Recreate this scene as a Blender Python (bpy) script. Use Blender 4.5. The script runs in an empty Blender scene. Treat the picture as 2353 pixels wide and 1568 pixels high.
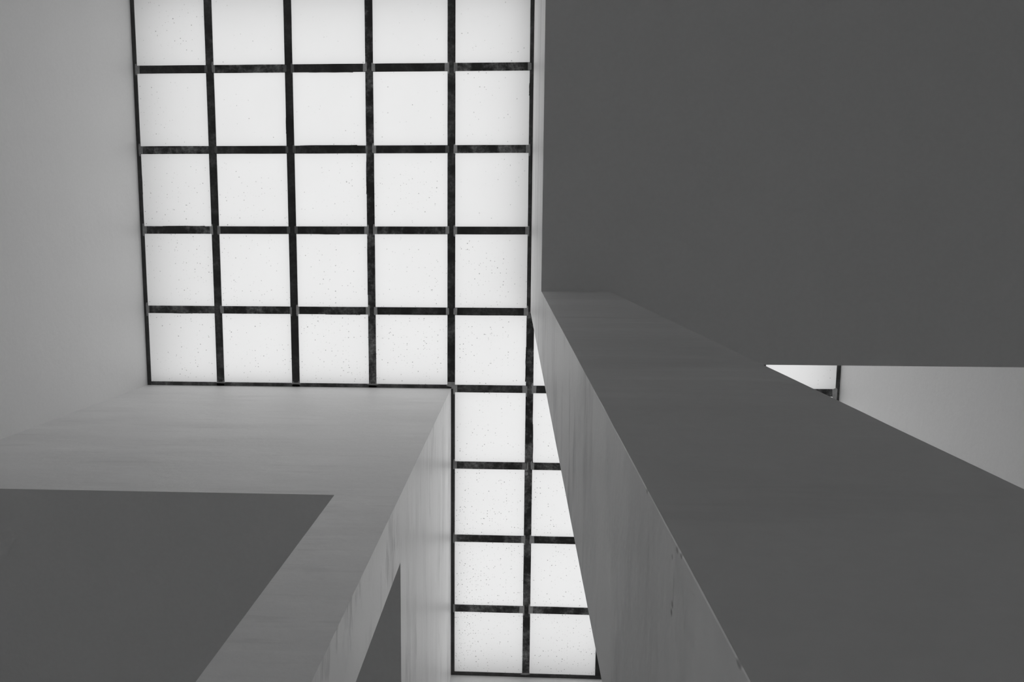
import bpy, bmesh, math, random
from mathutils import Matrix, Vector

random.seed(11)
sc = bpy.context.scene
COL = sc.collection

# ------------------------------------------------------------------ camera
P = 0.5                                   # one skylight cell, metres
cam_d = bpy.data.cameras.new('camera')
cam = bpy.data.objects.new('camera', cam_d)
COL.objects.link(cam)
cam_d.sensor_width = 36.0
cam_d.lens = 2105.306878 * 36.0 / 2353.0
cam_d.shift_x = 111.5139 / 2353.0
cam_d.shift_y = 85.8833 / 2353.0
cam_d.clip_start = 0.05
R0 = Vector((0.998256795, -0.002809094, 0.058953197))      # image right
R1 = Vector((0.011108570, 0.989957120, -0.140930836))      # image down
R2 = Vector((-0.057965249, 0.141340050, 0.988262627))      # into the picture
m = Matrix.Identity(4)
for r in range(3):
    m[r][0] = R0[r]
    m[r][1] = -R1[r]
    m[r][2] = -R2[r]
m.translation = (2.43618, 1.60075, 1.5)
cam.matrix_world = m
sc.camera = cam

# ------------------------------------------------------------------ sky and exposure
world = bpy.data.worlds.new('overcast_sky')
sc.world = world
world.use_nodes = True
wn = world.node_tree.nodes
wl = world.node_tree.links
wn.clear()
wo = wn.new('ShaderNodeOutputWorld')
wb = wn.new('ShaderNodeBackground')
tc = wn.new('ShaderNodeTexCoord')
dot = wn.new('ShaderNodeVectorMath')
dot.operation = 'DOT_PRODUCT'
dot.inputs[1].default_value = Vector((0.15, 0.75, 0.64)).normalized()   # veiled sun side
mr = wn.new('ShaderNodeMapRange')
mr.interpolation_type = 'SMOOTHSTEP'
mr.inputs['From Min'].default_value = -0.6
mr.inputs['From Max'].default_value = 1.0
mr.inputs['To Min'].default_value = 0.82
mr.inputs['To Max'].default_value = 1.30
wl.new(tc.outputs['Generated'], dot.inputs[0])
wl.new(dot.outputs['Value'], mr.inputs['Value'])
wl.new(mr.outputs['Result'], wb.inputs['Color'])
wb.inputs['Strength'].default_value = 1.07
wl.new(wb.outputs['Background'], wo.inputs['Surface'])

vs = sc.view_settings
vs.view_transform = 'Standard'
vs.look = 'None'
vs.exposure = 0.0
vs.gamma = 1.0
vs.use_curve_mapping = False
sc.cycles.use_denoising = True
sc.cycles.max_bounces = 16
sc.cycles.diffuse_bounces = 12
sc.cycles.transmission_bounces = 8
sc.cycles.transparent_max_bounces = 12
sc.cycles.sample_clamp_indirect = 0

# ------------------------------------------------------------------ dimensions
G = 7.3646      # underside of the skylight bars
S = 4.7557      # soffit height
XL = [-0.0037, 0.9809, 1.9845, 2.9978, 4.0248, 5.0391, 6.0188, 6.998, 7.978, 8.9578]
YL = [0.0, 0.9894, 1.9805, 2.9867, 4.0123, 5.0137, 6.0308, 7.0270, 8.0012, 8.9543]
XL = [v * P for v in XL]
YL = [v * P for v in YL]
BAR = 0.0485
HB = BAR / 2
T_FL = 0.006
PARAPET = dict(west=0.03, north=0.03, south=0.03, east=0.03, xr=0.03, yr=0.03, xl=0.03, yl=0.03)
KERB = dict(west=0.30, north=0.20, south=0.18, east=0.22, xr=0.15, yr=0.08, xl=0.04, yl=0.05)    # dark sheet kerbs on the roof around the glazing


# ------------------------------------------------------------------ materials
def mat(name):
    mt = bpy.data.materials.new(name)
    mt.use_nodes = True
    nt = mt.node_tree
    b = nt.nodes['Principled BSDF']
    return mt, nt, b


def math_node(nt, op, a=None, b=None, clamp=False):
    n = nt.nodes.new('ShaderNodeMath')
    n.operation = op
    n.use_clamp = clamp
    for i, v in enumerate((a, b)):
        if v is None:
            continue
        if isinstance(v, (int, float)):
            n.inputs[i].default_value = v
        else:
            nt.links.new(v, n.inputs[i])
    return n.outputs[0]


def noise(nt, vec, scale, detail=4, rough=0.55, vscale=None):
    if vscale is not None:
        mp = nt.nodes.new('ShaderNodeMapping')
        mp.inputs['Scale'].default_value = vscale
        nt.links.new(vec, mp.inputs['Vector'])
        vec = mp.outputs['Vector']
    n = nt.nodes.new('ShaderNodeTexNoise')
    n.inputs['Scale'].default_value = scale
    n.inputs['Detail'].default_value = detail
    n.inputs['Roughness'].default_value = rough
    nt.links.new(vec, n.inputs['Vector'])
    return n.outputs['Fac']


def mrange(nt, v, a, b, c, d):
    n = nt.nodes.new('ShaderNodeMapRange')
    n.interpolation_type = 'SMOOTHSTEP'
    for k, x in zip(('From Min', 'From Max', 'To Min', 'To Max'), (a, b, c, d)):
        n.inputs[k].default_value = x
    nt.links.new(v, n.inputs['Value'])
    return n.outputs['Result']


def plaster(name, base, streak, marks=(), rough=0.40, scale=(1.1, 1.1, 5.0), fine_scale=(2.0, 2.0, 17.0)):
    """Painted plaster; streak = strength of the long trowel streaks."""
    mt, nt, b = mat(name)
    geo = nt.nodes.new('ShaderNodeNewGeometry')
    pos = geo.outputs['Position']
    v = mrange(nt, noise(nt, pos, 1.0, 3), 0.3, 0.7, -0.012, 0.012)
    fine = mrange(nt, noise(nt, pos, 60.0, 2), 0.3, 0.7, -0.010, 0.010)
    val = math_node(nt, 'ADD', v, fine)
    if streak:
        broad = noise(nt, pos, 1.0, 5, 0.6, scale)
        s1 = mrange(nt, broad, 0.36, 0.64, -0.60 * streak, 0.45 * streak)
        thin = noise(nt, pos, 1.0, 4, 0.6, fine_scale)
        s2 = mrange(nt, thin, 0.34, 0.43, -0.75 * streak, 0.0)
        s3 = mrange(nt, thin, 0.58, 0.68, 0.0, 0.50 * streak)
        patch = mrange(nt, noise(nt, pos, 1.9, 3), 0.42, 0.60, 0.35, 1.0)
        s = math_node(nt, 'ADD', s1, math_node(nt, 'ADD', s2, s3))
        val = math_node(nt, 'ADD', val, math_node(nt, 'MULTIPLY', s, patch))
    val = math_node(nt, 'MULTIPLY', math_node(nt, 'ADD', val, 1.0), base)
    for (c, sx, sy, sz, amt) in marks:                     # small stains and chips
        sub = nt.nodes.new('ShaderNodeVectorMath')
        sub.operation = 'SUBTRACT'
        nt.links.new(pos, sub.inputs[0])
        sub.inputs[1].default_value = c
        dv = nt.nodes.new('ShaderNodeVectorMath')
        dv.operation = 'DIVIDE'
        nt.links.new(sub.outputs[0], dv.inputs[0])
        dv.inputs[1].default_value = (sx, sy, sz)
        ln = nt.nodes.new('ShaderNodeVectorMath')
        ln.operation = 'LENGTH'
        nt.links.new(dv.outputs[0], ln.inputs[0])
        f = mrange(nt, ln.outputs['Value'], 0.25, 1.0, 1.0 + amt, 1.0)
        val = math_node(nt, 'MULTIPLY', val, f)
    nt.links.new(val, b.inputs['Base Color'])
    b.inputs['Roughness'].default_value = rough
    b.inputs['Specular IOR Level'].default_value = 0.5
    b.inputs['IOR'].default_value = 1.9
    bp = nt.nodes.new('ShaderNodeBump')
    bp.inputs['Strength'].default_value = 0.6
    bp.inputs['Distance'].default_value = 0.004
    nt.links.new(noise(nt, pos, 13.0, 4), bp.inputs['Height'])
    nt.links.new(bp.outputs['Normal'], b.inputs['Normal'])
    return mt


FACE_X = XL[5]
MARKS = (
    ((FACE_X, 1.792, 1.969), 0.003, 0.0028, 0.0035, -0.75),
    ((FACE_X, 1.787, 1.9675), 0.003, 0.0028, 0.004, -0.6),
    ((FACE_X, 1.780, 1.966), 0.003, 0.014, 0.0016, -0.4),
    ((FACE_X, 1.7545, 1.9595), 0.003, 0.0022, 0.005, -0.5),
    ((FACE_X, 1.7535, 1.948), 0.003, 0.0022, 0.004, -0.55),
    ((FACE_X, 1.7626, 1.9726), 0.003, 0.0020, 0.003, -0.4),
    ((FACE_X, 1.753, 1.827), 0.003, 0.003, 0.006, -0.6),
    ((FACE_X, 1.753, 2.071), 0.003, 0.003, 0.005, -0.45),
    ((FACE_X, 1.889, 2.280), 0.003, 0.010, 0.018, 0.15),
    ((FACE_X, 1.872, 2.240), 0.003, 0.007, 0.018, 0.15),
    ((FACE_X, 1.906, 2.221), 0.003, 0.016, 0.012, 0.15),
)
M_WALL = plaster('smooth_white_plaster', 0.88, 0.0, rough=0.55)
M_STREAK = plaster('lit_burnished_plaster', 0.97, 0.30)  # x-facing beams: brightness of the grazing light lifted into the base colour
M_SOFT = plaster('softly_trowelled_plaster', 0.87, 0.085, rough=0.55, scale=(0.9, 0.9, 3.4))
M_PILLAR = plaster('lit_burnished_pillar', 0.97, 0.46, MARKS, scale=(2.0, 2.0, 3.6), fine_scale=(2.6, 2.6, 9.0))  # x-facing pillar sides: the light they catch is put into a paler base
M_PILLAR_SHADE = plaster('shaded_trowelled_pillar', 0.83, 0.10, rough=0.5, scale=(1.3, 1.3, 3.0))  # y-facing pillar sides: shade put into a darker base, streaks softer
M_SOFFIT = plaster('soffit_plaster', 0.87, 0.0, rough=0.6)
M_FLOOR = plaster('pale_terrazzo_floor', 0.90, 0.04, rough=0.6)
M_DIM = plaster('hall_wall_paint', 0.88, 0.0, rough=0.6)
M_ROOF = plaster('roof_render', 0.55, 0.0)


def steel(name, lo, hi):
    mt, nt, b = mat(name)
    pos = nt.nodes.new('ShaderNodeNewGeometry').outputs['Position']
    rnd = nt.nodes.new('ShaderNodeObjectInfo').outputs['Random']
    n1 = mrange(nt, noise(nt, pos, 9.0, 5, 0.7), 0.40, 0.66, 0.0, 1.0)
    n2 = mrange(nt, noise(nt, pos, 45.0, 4, 0.7), 0.35, 0.7, 0.3, 1.0)
    f = math_node(nt, 'MULTIPLY', n1, n2)
    f = math_node(nt, 'MULTIPLY', f, mrange(nt, rnd, 0.05, 0.8, 0.15, 1.0))
    mx = nt.nodes.new('ShaderNodeMapRange')
    mx.inputs['To Min'].default_value = lo
    mx.inputs['To Max'].default_value = hi
    nt.links.new(f, mx.inputs['Value'])
    nt.links.new(mx.outputs['Result'], b.inputs['Base Color'])
    b.inputs['Roughness'].default_value = 0.7
    b.inputs['Specular IOR Level'].default_value = 0.2
    return mt


M_BAR = steel('dark_painted_steel', 0.04, 0.36)
M_EDGE = steel('dark_edge_steel', 0.06, 0.26)


def flat(name, v, rough=0.7):
    mt, nt, b = mat(name)
    pos = nt.nodes.new('ShaderNodeNewGeometry').outputs['Position']
    val = mrange(nt, noise(nt, pos, 40.0, 3), 0.3, 0.7, v * 0.88, v * 1.12)
    nt.links.new(val, b.inputs['Base Color'])
    b.inputs['Roughness'].default_value = rough
    b.inputs['Specular IOR Level'].default_value = 0.2
    return mt


M_PATCH = [flat('sealant_dull', 0.17), flat('sealant_mid', 0.32), flat('sealant_pale', 0.46)]
M_GASKET = flat('black_gasket', 0.02)


def opal():
    """Opal plastic: scattering lower skin with insect specks and grime."""
    mt = bpy.data.materials.new('opal_plastic_skin')
    mt.use_nodes = True
    nt = mt.node_tree
    nt.nodes.clear()
    out = nt.nodes.new('ShaderNodeOutputMaterial')
    pos = nt.nodes.new('ShaderNodeNewGeometry').outputs['Position']
    tr = nt.nodes.new('ShaderNodeBsdfTranslucent')
    df = nt.nodes.new('ShaderNodeBsdfDiffuse')
    mixs = nt.nodes.new('ShaderNodeMixShader')
    mixs.inputs[0].default_value = 0.25
    vec = None
    dens = noise(nt, pos, 1.3, 3, 0.6)
    total = None
    sep = nt.nodes.new('ShaderNodeSeparateXYZ')
    nt.links.new(pos, sep.inputs[0])
    # dirtier against the low kerb (x near XL[4]) of the southern bay
    dx = mrange(nt, math_node(nt, 'SUBTRACT', sep.outputs['X'], XL[4]), 0.02, 0.26, 0.34, 0.05)
    dy = mrange(nt, sep.outputs['Y'], YL[4] + 0.3, YL[9], 0.0, 1.0)
    dirty = math_node(nt, 'MULTIPLY', dx, dy)
    for scale, size, thr in ((55.0, 0.18, 0.665), (26.0, 0.095, 0.61)):
        vo = nt.nodes.new('ShaderNodeTexVoronoi')
        vo.voronoi_dimensions = '2D'
        vo.inputs['Scale'].default_value = scale
        nt.links.new(pos, vo.inputs['Vector'])
        spc = nt.nodes.new('ShaderNodeSeparateColor')
        nt.links.new(vo.outputs['Color'], spc.inputs[0])
        keep = math_node(nt, 'ADD', math_node(nt, 'MULTIPLY', spc.outputs[0], 0.55), math_node(nt, 'MULTIPLY', dens, 0.45))
        keep = math_node(nt, 'ADD', keep, dirty)
        keep = math_node(nt, 'ADD', keep, mrange(nt, sep.outputs['Y'], 0.5, 4.2, -0.05, 0.05))
        gate = mrange(nt, keep, thr, thr + 0.09, 0.0, 1.0)
        edge = math_node(nt, 'MULTIPLY', spc.outputs[1], size)
        edge = math_node(nt, 'ADD', edge, size * 0.4)
        d = math_node(nt, 'DIVIDE', vo.outputs['Distance'], edge)
        spot = mrange(nt, d, 0.45, 1.0, 1.0, 0.0)
        s = math_node(nt, 'MULTIPLY', spot, gate)
        s = math_node(nt, 'MULTIPLY', s, mrange(nt, spc.outputs[2], 0.0, 1.0, 0.08, 0.58))
        total = s if total is None else math_node(nt, 'MAXIMUM', total, s)
    grime = mrange(nt, noise(nt, pos, 3.0, 4), 0.3, 0.7, 0.985, 1.0)
    spotf = math_node(nt, 'SUBTRACT', 1.0, total)
    val = math_node(nt, 'MULTIPLY', spotf, grime)
    nt.links.new(math_node(nt, 'MULTIPLY', val, 0.92), tr.inputs['Color'])
    nt.links.new(math_node(nt, 'MULTIPLY', val, 0.60), df.inputs['Color'])
    nt.links.new(tr.outputs[0], mixs.inputs[1])
    nt.links.new(df.outputs[0], mixs.inputs[2])
    nt.links.new(mixs.outputs[0], out.inputs['Surface'])
    return mt


def clear():
    mt = bpy.data.materials.new('clear_plastic_body')
    mt.use_nodes = True
    nt = mt.node_tree
    nt.nodes.clear()
    out = nt.nodes.new('ShaderNodeOutputMaterial')
    t = nt.nodes.new('ShaderNodeBsdfTransparent')
    t.inputs['Color'].default_value = (0.97, 0.97, 0.97, 1)
    nt.links.new(t.outputs[0], out.inputs['Surface'])
    return mt


M_OPAL = opal()
M_CLEAR = clear()


# ------------------------------------------------------------------ mesh helpers
def link(name, me, material, parent=None, loc=None):
    o = bpy.data.objects.new(name, me)
    COL.objects.link(o)
    if material is not None:
        me.materials.append(material)
    if loc is not None:
        o.location = loc
    if parent is not None:
        o.parent = parent
    return o


def box_bm(bm, x0, x1, y0, y1, z0, z1):
    vv = [bm.verts.new((x, y, z)) for z in (z0, z1) for y in (y0, y1) for x in (x0, x1)]
    for f in ((0, 2, 3, 1), (4, 5, 7, 6), (0, 1, 5, 4), (2, 6, 7, 3), (0, 4, 6, 2), (1, 3, 7, 5)):
        bm.faces.new([vv[i] for i in f])


def prism_bm(bm, poly, vec, origin=Vector((0, 0, 0))):
    """Closed prism: 3-D polygon swept by vec."""
    a = [bm.verts.new(Vector(p) + origin) for p in poly]
    b = [bm.verts.new(Vector(p) + origin + Vector(vec)) for p in poly]
    bm.faces.new(a)
    bm.faces.new(list(reversed(b)))
    n = len(a)
    for i in range(n):
        j = (i + 1) % n
        bm.faces.new((a[j], a[i], b[i], b[j]))


def finish(bm, name, bevel=0.0, segs=1):
    if bevel:
        bmesh.ops.bevel(bm, geom=list(bm.edges), offset=bevel, segments=segs, affect='EDGES', profile=0.6)
    bmesh.ops.recalc_face_normals(bm, faces=list(bm.faces))
    me = bpy.data.meshes.new(name)
    bm.to_mesh(me)
    bm.free()
    return me


def tag(o, label, cat, kind=None, group=None):
    o['label'] = label
    o['category'] = cat
    if kind:
        o['kind'] = kind
    if group:
        o['group'] = group
    return o


def block(name, x0, x1, y0, y1, z0, z1, material, bevel=0.0):
    bm = bmesh.new()
    c = Vector(((x0 + x1) / 2, (y0 + y1) / 2, z0))
    box_bm(bm, x0 - c.x, x1 - c.x, y0 - c.y, y1 - c.y, 0, z1 - z0)
    return link(name, finish(bm, name, bevel), material, None, c)


# ------------------------------------------------------------------ room shell
W0, W9 = XL[0], XL[9]
N0, N9 = YL[0], YL[9]
TH = 0.22
FLR = 0.0
EXT = 1.2                                # the low hall goes on beyond the shaft to the right and front
tag(block('floor', W0 - TH, W9 + EXT, N0 - TH, N9 + EXT, -0.15, FLR, M_FLOOR), 'pale floor of the hall under the skylight', 'floor', 'structure')
tag(block('wall_left', W0 - TH, W0, N0 - TH, N9 + EXT, FLR, G + PARAPET['west'], M_WALL),
    'smooth white wall rising to the left edge of the skylight', 'wall', 'structure')
tag(block('wall_right', W9, W9 + TH, N0, N9 + TH, S, G + PARAPET['east'], M_WALL),
    'pale wall seen in the wedge gap between ceiling and pillar', 'wall', 'structure')
tag(block('wall_back', W0, W9 + EXT, N0 - TH, N0, FLR, G + PARAPET['north'], M_WALL),
    'white wall closing the skylight beyond its top row', 'wall', 'structure')
tag(block('wall_front', W0, W9, N9, N9 + TH, S, G + PARAPET['south'], M_WALL),
    'white wall sliver under the lowest edge of the skylight', 'wall', 'structure')
tag(block('wall_far_right', W9 + EXT, W9 + EXT + TH, N0 - TH, N9 + EXT + TH, FLR, S + 0.2, M_DIM),
    'far wall of the low hall to the right, out of view', 'wall', 'structure')
tag(block('wall_far_front', W0 - TH, W9 + EXT, N9 + EXT, N9 + EXT + TH, FLR, S + 0.2, M_DIM),
    'far wall of the low hall at the front, out of view', 'wall', 'structure')
tag(block('ceiling', W9 + TH, W9 + EXT, N0, N9 + EXT, S, S + 0.2, M_SOFFIT), 'low ceiling beyond the right wall of the light shaft', 'ceiling', 'structure')
tag(block('ceiling', W0, W9 + TH, N9 + TH, N9 + EXT, S, S + 0.2, M_SOFFIT), 'low ceiling beyond the front wall of the light shaft', 'ceiling', 'structure')

BT = 0.20       # thickness of the upstand beams


def beam(name, axis, at, sgn, a0, a1, ptop, material, mitre0, mitre1):
    """Upstand beam. axis 'x': its face is the plane x=at and the body lies on side sgn; runs a0..a1 along y (and the reverse)."""
    bm = bmesh.new()
    prof = [(0, S), (0, G + ptop), (BT, G + ptop), (BT, S + BT)]
    vs_ = []
    for end, mit in ((a0, mitre0), (a1, mitre1)):
        row = []
        for (d, z) in prof:
            t = end + mit * d
            row.append(bm.verts.new((at + sgn * d, t, z) if axis == 'x' else (t, at + sgn * d, z)))
        vs_.append(row)
    bm.faces.new(vs_[0])
    bm.faces.new(list(reversed(vs_[1])))
    for i in range(4):
        j = (i + 1) % 4
        bm.faces.new((vs_[0][j], vs_[0][i], vs_[1][i], vs_[1][j]))
    mid = Vector((at, (a0 + a1) / 2, S)) if axis == 'x' else Vector(((a0 + a1) / 2, at, S))
    for v in bm.verts:
        v.co -= mid
    return link(name, finish(bm, name), material, None, mid)


X4, X5, Y4, Y5 = XL[4], XL[5], YL[4], YL[5]
o = beam('concrete_beam', 'x', X5, 1, N0, Y4, PARAPET['xr'], M_STREAK, 0, -1)
tag(o, 'thin pale vertical beam face between skylight and large dark ceiling', 'beam', 'structure')
o = beam('concrete_beam', 'y', Y4, -1, X5, W9, PARAPET['yr'], M_SOFT, 1, 0)
tag(o, 'beam along the far edge of the large dark ceiling above the wedge gap', 'beam', 'structure')
o = beam('concrete_beam', 'y', Y5, 1, W0, X4, PARAPET['yl'], M_SOFT, 0, -1)
tag(o, 'wide streaked pale beam face below the square of glazing', 'beam', 'structure')
o = beam('concrete_beam', 'x', X4, -1, Y5, N9, PARAPET['xl'], M_STREAK, 1, 0)
tag(o, 'pale streaked beam face left of the narrow glazing bay', 'beam', 'structure')


def slab(name, xe, ye, xw, yw, label):
    """Ceiling slab; xe, ye are the free edges, xw, yw the wall edges. Its rim is mitred into the beams."""
    bm = bmesh.new()
    sx = 1 if xw > xe else -1
    sy = 1 if yw > ye else -1
    lo = [(xe, ye), (xw, ye), (xw, yw), (xe, yw)]
    up = [(xe + sx * BT, ye + sy * BT), (xw, ye + sy * BT), (xw, yw), (xe + sx * BT, yw)]
    a = [bm.verts.new((x, y, S)) for x, y in lo]
    b = [bm.verts.new((x, y, S + BT)) for x, y in up]
    bm.faces.new(a)
    bm.faces.new(list(reversed(b)))
    for i in range(4):
        j = (i + 1) % 4
        bm.faces.new((a[j], a[i], b[i], b[j]))
    mid = Vector(((xe + xw) / 2, (ye + yw) / 2, S))
    for v in bm.verts:
        v.co -= mid
    return tag(link(name, finish(bm, name), M_SOFFIT, None, mid), label, 'ceiling', 'structure')


slab('ceiling', X5, Y4, W9, N0, 'large flat dark ceiling filling the upper right')
slab('ceiling', X4, Y5, W0, N9, 'flat dark ceiling at lower left behind the left pillar')
tag(block('roof', X5 + BT, W9, N0, Y4 - BT, G - 0.2, G, M_ROOF), 'roof deck above the large dark ceiling', 'roof', 'structure')
tag(block('roof', W0, X4 - BT, Y5 + BT, N9, G - 0.2, G, M_ROOF), 'roof deck above the lower left ceiling', 'roof', 'structure')


# ------------------------------------------------------------------ pillars
def pillar(x0, x1, y0, y1, label, seed):
    bm = bmesh.new()
    rnd = random.Random(seed)
    cx, cy = (x0 + x1) / 2, (y0 + y1) / 2
    hx, hy = (x1 - x0) / 2, (y1 - y0) / 2
    n = 60
    ch = 0.0003
    rings = []
    for k in range(n + 1):
        z = S * k / n
        ring = []
        for (sx, sy) in ((-1, -1), (1, -1), (1, 1), (-1, 1)):
            j = rnd.uniform(-0.0002, 0.0002) if 0 < k < n else 0
            # small arris chamfer with hand-made waviness
            c = ch + abs(j) * 1.5
            px, py = sx * (hx + j * 0.5), sy * (hy + j * 0.5)
            pa = (px - sx * c, py)
            pb = (px, py - sy * c)
            ring += [pa, pb] if sx * sy < 0 else [pb, pa]
        rings.append([bm.verts.new((x, y, z)) for x, y in ring])
    m_ = len(rings[0])
    for a, b in zip(rings, rings[1:]):
        for i in range(m_):
            j = (i + 1) % m_
            bm.faces.new((a[i], a[j], b[j], b[i]))
    bm.faces.new(rings[0])
    bm.faces.new(rings[-1])
    me = finish(bm, 'concrete_pillar')
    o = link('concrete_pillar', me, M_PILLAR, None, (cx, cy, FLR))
    me.materials.append(M_PILLAR_SHADE)
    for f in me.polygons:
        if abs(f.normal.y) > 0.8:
            f.material_index = 1  # y-facing sides take the copy toned for shade
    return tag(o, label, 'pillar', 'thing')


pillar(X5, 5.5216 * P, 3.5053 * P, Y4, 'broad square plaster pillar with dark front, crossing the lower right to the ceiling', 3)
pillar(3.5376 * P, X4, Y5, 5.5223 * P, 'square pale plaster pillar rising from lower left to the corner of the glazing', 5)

# ------------------------------------------------------------------ skylight
sky = bpy.data.objects.new('skylight', None)
COL.objects.link(sky)
sky.location = ((W0 + W9) / 2, (N0 + N9) / 2, G)
tag(sky, 'stepped skylight of milky square panes in a grid of dark steel bars', 'skylight', 'thing')
SO = Vector(sky.location)

open_cells = [(i, j) for i in range(9) for j in range(9)
              if (i < 5 and j < 5) or (i >= 4 and j >= 4)]
cells = set(open_cells)


def wav(a0, a1, n, amp, rnd):
    return [(a0 + (a1 - a0) * k / n, rnd.uniform(-amp, amp) if 0 < k < n else 0.0) for k in range(n + 1)]


def bar(name, axis, at, lo, hi, a0, a1, material, seed, web=True):
    """T-section glazing bar: a flange lo..hi around the grid line and a web standing between the panes."""
    rnd = random.Random(seed)
    bm = bmesh.new()
    n = max(3, int((a1 - a0) / 0.16))
    wl_ = wav(a0, a1, n, 0.0005, rnd)
    wr = wav(a0, a1, n, 0.0005, rnd)
    mid = (a0 + a1) / 2
    rows = []
    for (t, j1), (_, j2) in zip(wl_, wr):
        pts = [(lo + j1, 0.0), (hi + j2, 0.0), (hi + j2, T_FL), (lo + j1, T_FL)]
        rows.append([bm.verts.new((d, t - mid, z) if axis == 'x' else (t - mid, d, z)) for d, z in pts])
    for a, b in zip(rows, rows[1:]):
        for i in range(4):
            j = (i + 1) % 4
            bm.faces.new((a[i], a[j], b[j], b[i]))
    bm.faces.new(rows[0])
    bm.faces.new(list(reversed(rows[-1])))
    if web:
        w0, w1 = max(lo, -0.004), min(hi, 0.004)
        if axis == 'x':
            box_bm(bm, w0, w1, a0 - mid, a1 - mid, T_FL, 0.03)
        else:
            box_bm(bm, a0 - mid, a1 - mid, w0, w1, T_FL, 0.03)
    loc = Vector((at, mid, G) if axis == 'x' else (mid, at, G))
    return link(name, finish(bm, name), material, sky, loc - SO)


sd = 100
# bars running along y: runs of constant kind per grid line
for i in range(10):
    kind_ = []
    for j in range(9):
        l, r = (i - 1, j) in cells, (i, j) in cells
        kind_.append('full' if l and r else 'right' if r else 'left' if l else None)
    j = 0
    while j < 9:
        k = j
        while k < 9 and kind_[k] == kind_[j]:
            k += 1
        if kind_[j]:
            lo = -HB if kind_[j] in ('full', 'left') else 0.0
            hi = HB if kind_[j] in ('full', 'right') else 0.0
            e0 = YL[j] + (HB if (j == 0 and kind_[j] == 'full') else 0)
            e1 = YL[k] - (HB if (k == 9 and kind_[j] == 'full') else 0)
            if i == 4 and kind_[j] == 'full':
                e1 = YL[5]
            if i == 5 and kind_[j] == 'full':
                e0 = YL[4]
            sd += 1
            full = kind_[j] == 'full'
            bar('glazing_bar' if full else 'edge_bar', 'x', XL[i], lo, hi, e0, e1, M_BAR if full else M_EDGE, sd)
        j = k
# cross bars, one per cell
for j in range(10):
    for i in range(9):
        u, d = (i, j - 1) in cells, (i, j) in cells
        if not (u or d):
            continue
        lo = -HB if u else 0.0
        hi = HB if d else 0.0
        # trim against the bars running along y
        def half(ii, side):
            l, r = (ii - 1, min(j, 8)) in cells or (ii - 1, j - 1) in cells, (ii, min(j, 8)) in cells or (ii, j - 1) in cells
            return HB if (l and r) or side else HB
        e0, e1 = XL[i] + HB, XL[i + 1] - HB
        if not (u and d):       # edge angles run on past the bars, butting at mid bar
            e0, e1 = XL[i] + (HB if i in (0,) or (i == 4 and j == 9) else 0), XL[i + 1] - (HB if i == 8 else 0)
            if i == 3 and j == 5:
                e1 = XL[4] - HB
            if i == 4 and j == 0:
                e1 = XL[5] - HB
            if i == 5 and j == 4:
                e0 = XL[5] + HB
        sd += 1
        bar('cross_bar' if (u and d) else 'edge_bar', 'y', YL[j], lo, hi, e0, e1, M_BAR if (u and d) else M_EDGE, sd)


# dark sheet-metal kerbs standing on the roof around the opening; their foot laps over the wall tops
M_KERB = steel('weathered_kerb_sheet', 0.05, 0.12)


def kerb(axis, at, sgn, a0, a1, h):
    z0 = G + 0.03
    x0, x1 = sorted((at, at + sgn * 0.03))
    f0, f1 = sorted((at + sgn * 0.03, at + sgn * 0.12))
    bm = bmesh.new()
    mid = (a0 + a1) / 2
    for (u0, u1, zz) in ((x0, x1, h), (f0, f1, 0.012)):
        if axis == 'x':
            box_bm(bm, u0 - at, u1 - at, a0 - mid, a1 - mid, 0, zz)
        else:
            box_bm(bm, a0 - mid, a1 - mid, u0 - at, u1 - at, 0, zz)
    loc = Vector((at, mid, z0) if axis == 'x' else (mid, at, z0))
    link('kerb', finish(bm, 'kerb'), M_KERB, sky, loc - SO)


kerb('x', W0, -1, N0, Y5, KERB['west'])
kerb('y', N0, -1, W0, X5, KERB['north'])
kerb('x', X5, 1, N0, Y4, KERB['xr'])
kerb('y', Y4, -1, X5 + 0.03, W9, KERB['yr'])
kerb('x', W9, 1, Y4, N9, KERB['east'])
kerb('y', N9, 1, X4, W9, KERB['south'])
kerb('x', X4, -1, Y5, N9, KERB['xl'])
kerb('y', Y5, 1, W0, X4 - 0.03, KERB['yl'])

# panes: real sheets with an opal lower skin, sitting on the flanges between the webs
def pane(i, j):
    x0, x1, y0, y1 = XL[i] + 0.006, XL[i + 1] - 0.006, YL[j] + 0.006, YL[j + 1] - 0.006
    bm = bmesh.new()
    c = Vector(((x0 + x1) / 2, (y0 + y1) / 2, G + T_FL + 0.001))
    box_bm(bm, x0 - c.x, x1 - c.x, y0 - c.y, y1 - c.y, 0, 0.010)
    bmesh.ops.recalc_face_normals(bm, faces=list(bm.faces))
    me = bpy.data.meshes.new('pane')
    bm.faces.ensure_lookup_table()
    for f in bm.faces:
        f.material_index = 0 if f.normal.z < -0.5 else 1
    bm.to_mesh(me)
    bm.free()
    me.materials.append(M_OPAL)
    me.materials.append(M_CLEAR)
    link('pane', me, None, sky, c - SO)


for (i, j) in open_cells:
    pane(i, j)


# daubs of sealant where the bars meet (hand-sized irregular plates under the flanges)
def daub(pts, material, seed, t=0.0022, dz=0.0):
    rnd = random.Random(seed)
    pts = [(x + rnd.uniform(-0.0012, 0.0012), y + rnd.uniform(-0.0012, 0.0012)) for x, y in pts]
    cx = sum(p[0] for p in pts) / len(pts)
    cy = sum(p[1] for p in pts) / len(pts)
    bm = bmesh.new()
    prism_bm(bm, [(x - cx, y - cy, 0) for x, y in pts], (0, 0, t))
    link('sealant_patch', finish(bm, 'sealant_patch'), material, sky, Vector((cx, cy, G - t - dz)) - SO)


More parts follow.
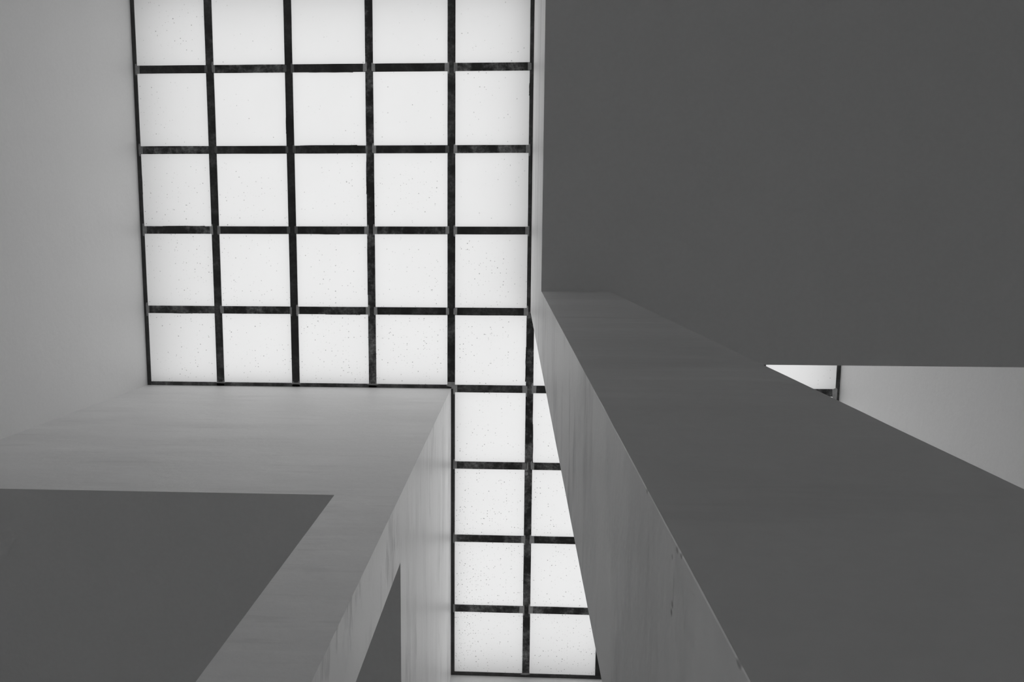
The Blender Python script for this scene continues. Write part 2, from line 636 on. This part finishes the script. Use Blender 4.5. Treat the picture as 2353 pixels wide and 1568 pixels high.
# per junction: (column line, row line, side, tone, width, tail up, tail down); side +1 = right of the line
D = [
    (0, 1, 1, 1, .018, .012, .010), (1, 1, 1, 1, .010, .020, 0), (1, 1, -1, 0, .008, 0, 0), (2, 1, 1, 0, .010, .006, .008), (2, 1, -1, 0, .008, 0, 0),
    (3, 1, -1, 2, .014, .010, 0), (3, 1, 1, 2, .013, .006, 0), (4, 1, -1, 2, .018, .006, .016), (4, 1, 1, 1, .012, .004, .014), (5, 1, -1, 1, .012, 0, 0),
    (0, 2, 1, 1, .016, .016, .014), (1, 2, 1, 0, .008, 0, 0), (2, 2, 1, 0, .010, .006, 0), (2, 2, -1, 0, .006, 0, 0), (3, 2, -1, 1, .004, 0, .014),
    (3, 2, 1, 2, .014, .014, 0), (4, 2, 1, 2, .012, .008, .004), (4, 2, -1, 0, .014, 0, 0), (5, 2, -1, 1, .018, .006, .020),
    (0, 3, 1, 1, .017, .016, .014), (1, 3, -1, 2, .010, .014, .006), (1, 3, 1, 1, .010, .004, .006), (2, 3, 1, 0, .010, .004, 0), (2, 3, -1, 0, .010, 0, 0),
    (3, 3, -1, 2, .018, .010, .012), (3, 3, 1, 2, .016, .014, .006), (4, 3, -1, 2, .014, .004, 0), (4, 3, 1, 2, .012, .008, .014), (5, 3, -1, 1, .016, .006, .012),
    (0, 4, 1, 1, .010, .022, .020), (1, 4, 1, 1, .012, .004, 0), (2, 4, 1, 2, .010, .012, .014), (2, 4, -1, 1, .004, 0, .014),
    (3, 4, -1, 2, .014, .014, .012), (3, 4, 1, 2, .012, .002, .004), (4, 4, -1, 2, .010, 0, 0), (4, 4, 1, 2, .014, 0, 0), (5, 4, -1, 2, .018, .016, .012),
    (5, 5, -1, 2, .022, 0, .026), (5, 5, 1, 2, .020, .018, .006), 
    (4, 6, 1, 1, .014, .016, .004), (5, 6, -1, 1, .016, 0, .002), (5, 6, 1, 2, .012, .012, 0),
    (4, 7, 1, 1, .012, .016, .010), (5, 7, -1, 2, .018, .008, .014), (5, 7, 1, 2, .020, .010, .008),
    (4, 8, 1, 1, .006, .004, .006), (5, 8, -1, 2, .024, .008, .014), (5, 8, 1, 2, .018, .016, .004),
]
n_ = 0
for (i, j, s, tone, w, tu, td) in D:
    n_ += 1
    e = XL[i] + s * HB          # edge of the long bar
    y0, y1 = YL[j] - HB, YL[j] + HB
    inner = 0.010
    pts = [(e + s * w, y0 + 0.001), (e + s * w, y1 - 0.001), (e, y1 - 0.001)]
    if td > 0:
        pts += [(e - s * 0.001, y1 + td), (e - s * (inner - 0.002), y1 + td * 0.9), (e - s * inner, y1)]
    else:
        pts += [(e - s * inner, y1 - 0.006)]
    if tu > 0:
        pts += [(e - s * inner, y0), (e - s * (inner - 0.002), y0 - tu * 0.9), (e - s * 0.001, y0 - tu), (e, y0 + 0.001)]
    else:
        pts += [(e - s * inner, y0 + 0.006), (e, y0 + 0.001)]
    daub(pts, M_PATCH[tone], 500 + n_)
# ends of the long bars against the edge angles
for k, (i, w) in enumerate(((1, 0.030), (2, 0.034), (3, 0.040))):
    y = YL[5] - HB
    x = XL[i]
    daub([(x - w, y + 0.002), (x - HB + 0.004, y - 0.003), (x - HB + 0.006, y - 0.014), (x - HB + 0.012, y - 0.003), (x + HB - 0.010, y - 0.003),
          (x + HB - 0.005, y - 0.014), (x + HB, y - 0.002), (x + w, y + 0.003), (x + HB, y + 0.008), (x - HB, y + 0.007)], M_PATCH[1], 700 + k)
x, y = XL[4], YL[5]
daub([(x - HB - 0.010, y - HB + 0.006), (x - HB, y - HB), (x - HB + 0.002, y - HB - 0.018), (x + HB - 0.001, y - HB - 0.018), (x + HB, y - HB),
      (x + HB + 0.016, y - HB + 0.002), (x + HB + 0.014, y + HB - 0.002), (x + HB, y + HB), (x + HB - 0.002, y + HB + 0.014), (x + HB - 0.010, y + HB + 0.012),
      (x + 0.013, y + 0.002), (x + 0.004, y + 0.002), (x - 0.001, y - 0.002), (x + 0.006, y - HB + 0.016), (x - HB + 0.004, y - HB + 0.010)], M_PATCH[2], 720)
x, y = XL[9], YL[5]
daub([(x - HB - 0.020, y - HB + 0.002), (x - HB + 0.002, y - HB - 0.010), (x - HB + 0.010, y - HB), (x - HB + 0.009, y + HB + 0.022),
      (x - HB - 0.008, y + HB + 0.020), (x - HB - 0.019, y + HB + 0.003)], M_PATCH[2], 725)
x, y = XL[5], YL[9]
daub([(x - 0.036, y - HB + 0.006), (x - HB + 0.004, y - HB - 0.006), (x + HB - 0.004, y - HB - 0.006), (x + HB + 0.006, y - HB + 0.004), (x, y - HB + 0.009)], M_PATCH[1], 730)
x, y = XL[5], YL[4]
daub([(x - 0.022, y + HB - 0.001), (x - 0.001, y + HB - 0.002), (x - 0.001, y + HB + 0.016), (x - 0.018, y + HB + 0.017)], M_PATCH[1], 731)
x, y = XL[5], YL[6]
daub([(x - HB + 0.001, y + HB + 0.016), (x - 0.003, y + HB + 0.016), (x - 0.001, y + HB + 0.027), (x - 0.005, y + HB + 0.037), (x - HB + 0.003, y + HB + 0.038)], M_PATCH[2], 732)
daub([(x - 0.010, y - HB - 0.002), (x - 0.004, y - HB + 0.002), (x - 0.003, y + HB - 0.004), (x - 0.010, y + HB + 0.004), (x - HB, y + HB + 0.004),
      (x - HB + 0.002, y + HB - 0.004), (x - 0.012, y + HB - 0.006)], M_PATCH[2], 733, 0.0022, 0.0024)


# black gasket lips that creep out past the flanges
def lip(axis, line, side, a0, a1, h, seed):
    """Thin curved lip along one flange edge; line = grid line value, side = -1/+1."""
    rnd = random.Random(seed)
    n = 7
    base = line + side * (HB - 0.002)
    pts = []
    for k in range(n + 1):
        t = a0 + (a1 - a0) * k / n
        b = h * (1.0 if k == n else math.sin(math.pi * (0.15 + 0.7 * k / n)) * rnd.uniform(0.6, 1.0)) + 0.002
        pts.append((t, base + side * b))
    pts += [(a1, base), (a0, base)]
    if axis == 'x':
        pts = [(b, a) for a, b in pts]
    cx = sum(p[0] for p in pts) / len(pts)
    cy = sum(p[1] for p in pts) / len(pts)
    bm = bmesh.new()
    prism_bm(bm, [(x - cx, y - cy, 0) for x, y in pts], (0, 0, 0.003))
    link('gasket_lip', finish(bm, 'gasket_lip'), M_GASKET, sky, Vector((cx, cy, G + 0.001)) - SO)


def fx(i, f):
    return XL[i] + (XL[i + 1] - XL[i]) * f


def fy(j, f):
    return YL[j] + (YL[j + 1] - YL[j]) * f


lip('y', YL[2], -1, fx(2, .12), fx(2, .84), 0.0035, 1)
lip('y', YL[1], 1, fx(2, .25), fx(2, .80), 0.003, 2)
lip('y', YL[3], -1, fx(0, .30), fx(0, .86), 0.003, 3)
lip('y', YL[3], 1, fx(2, .35), fx(2, .60), 0.003, 4)
lip('y', YL[4], 1, fx(0, .40), fx(0, .65), 0.002, 5)
lip('y', YL[4], 1, fx(2, .40), fx(2, .85), 0.003, 6)
lip('x', XL[3], -1, fy(2, .15), fy(2, .55), 0.003, 7)
lip('x', XL[3], -1, fy(3, .15), fy(3, .80), 0.002, 8)
lip('x', XL[5], -1, fy(4, .45), fy(4, .90), 0.005, 9)
lip('x', XL[5], 1, fy(5, .45), fy(5, .95), 0.005, 10)
lip('x', XL[2], -1, fy(1, .60), fy(1, .80), 0.0025, 11)
lip('x', XL[5], -1, fy(1, .20), fy(1, .35), 0.003, 12)
lip('x', XL[0], 1, fy(2, .30), fy(2, .55), 0.002, 13)
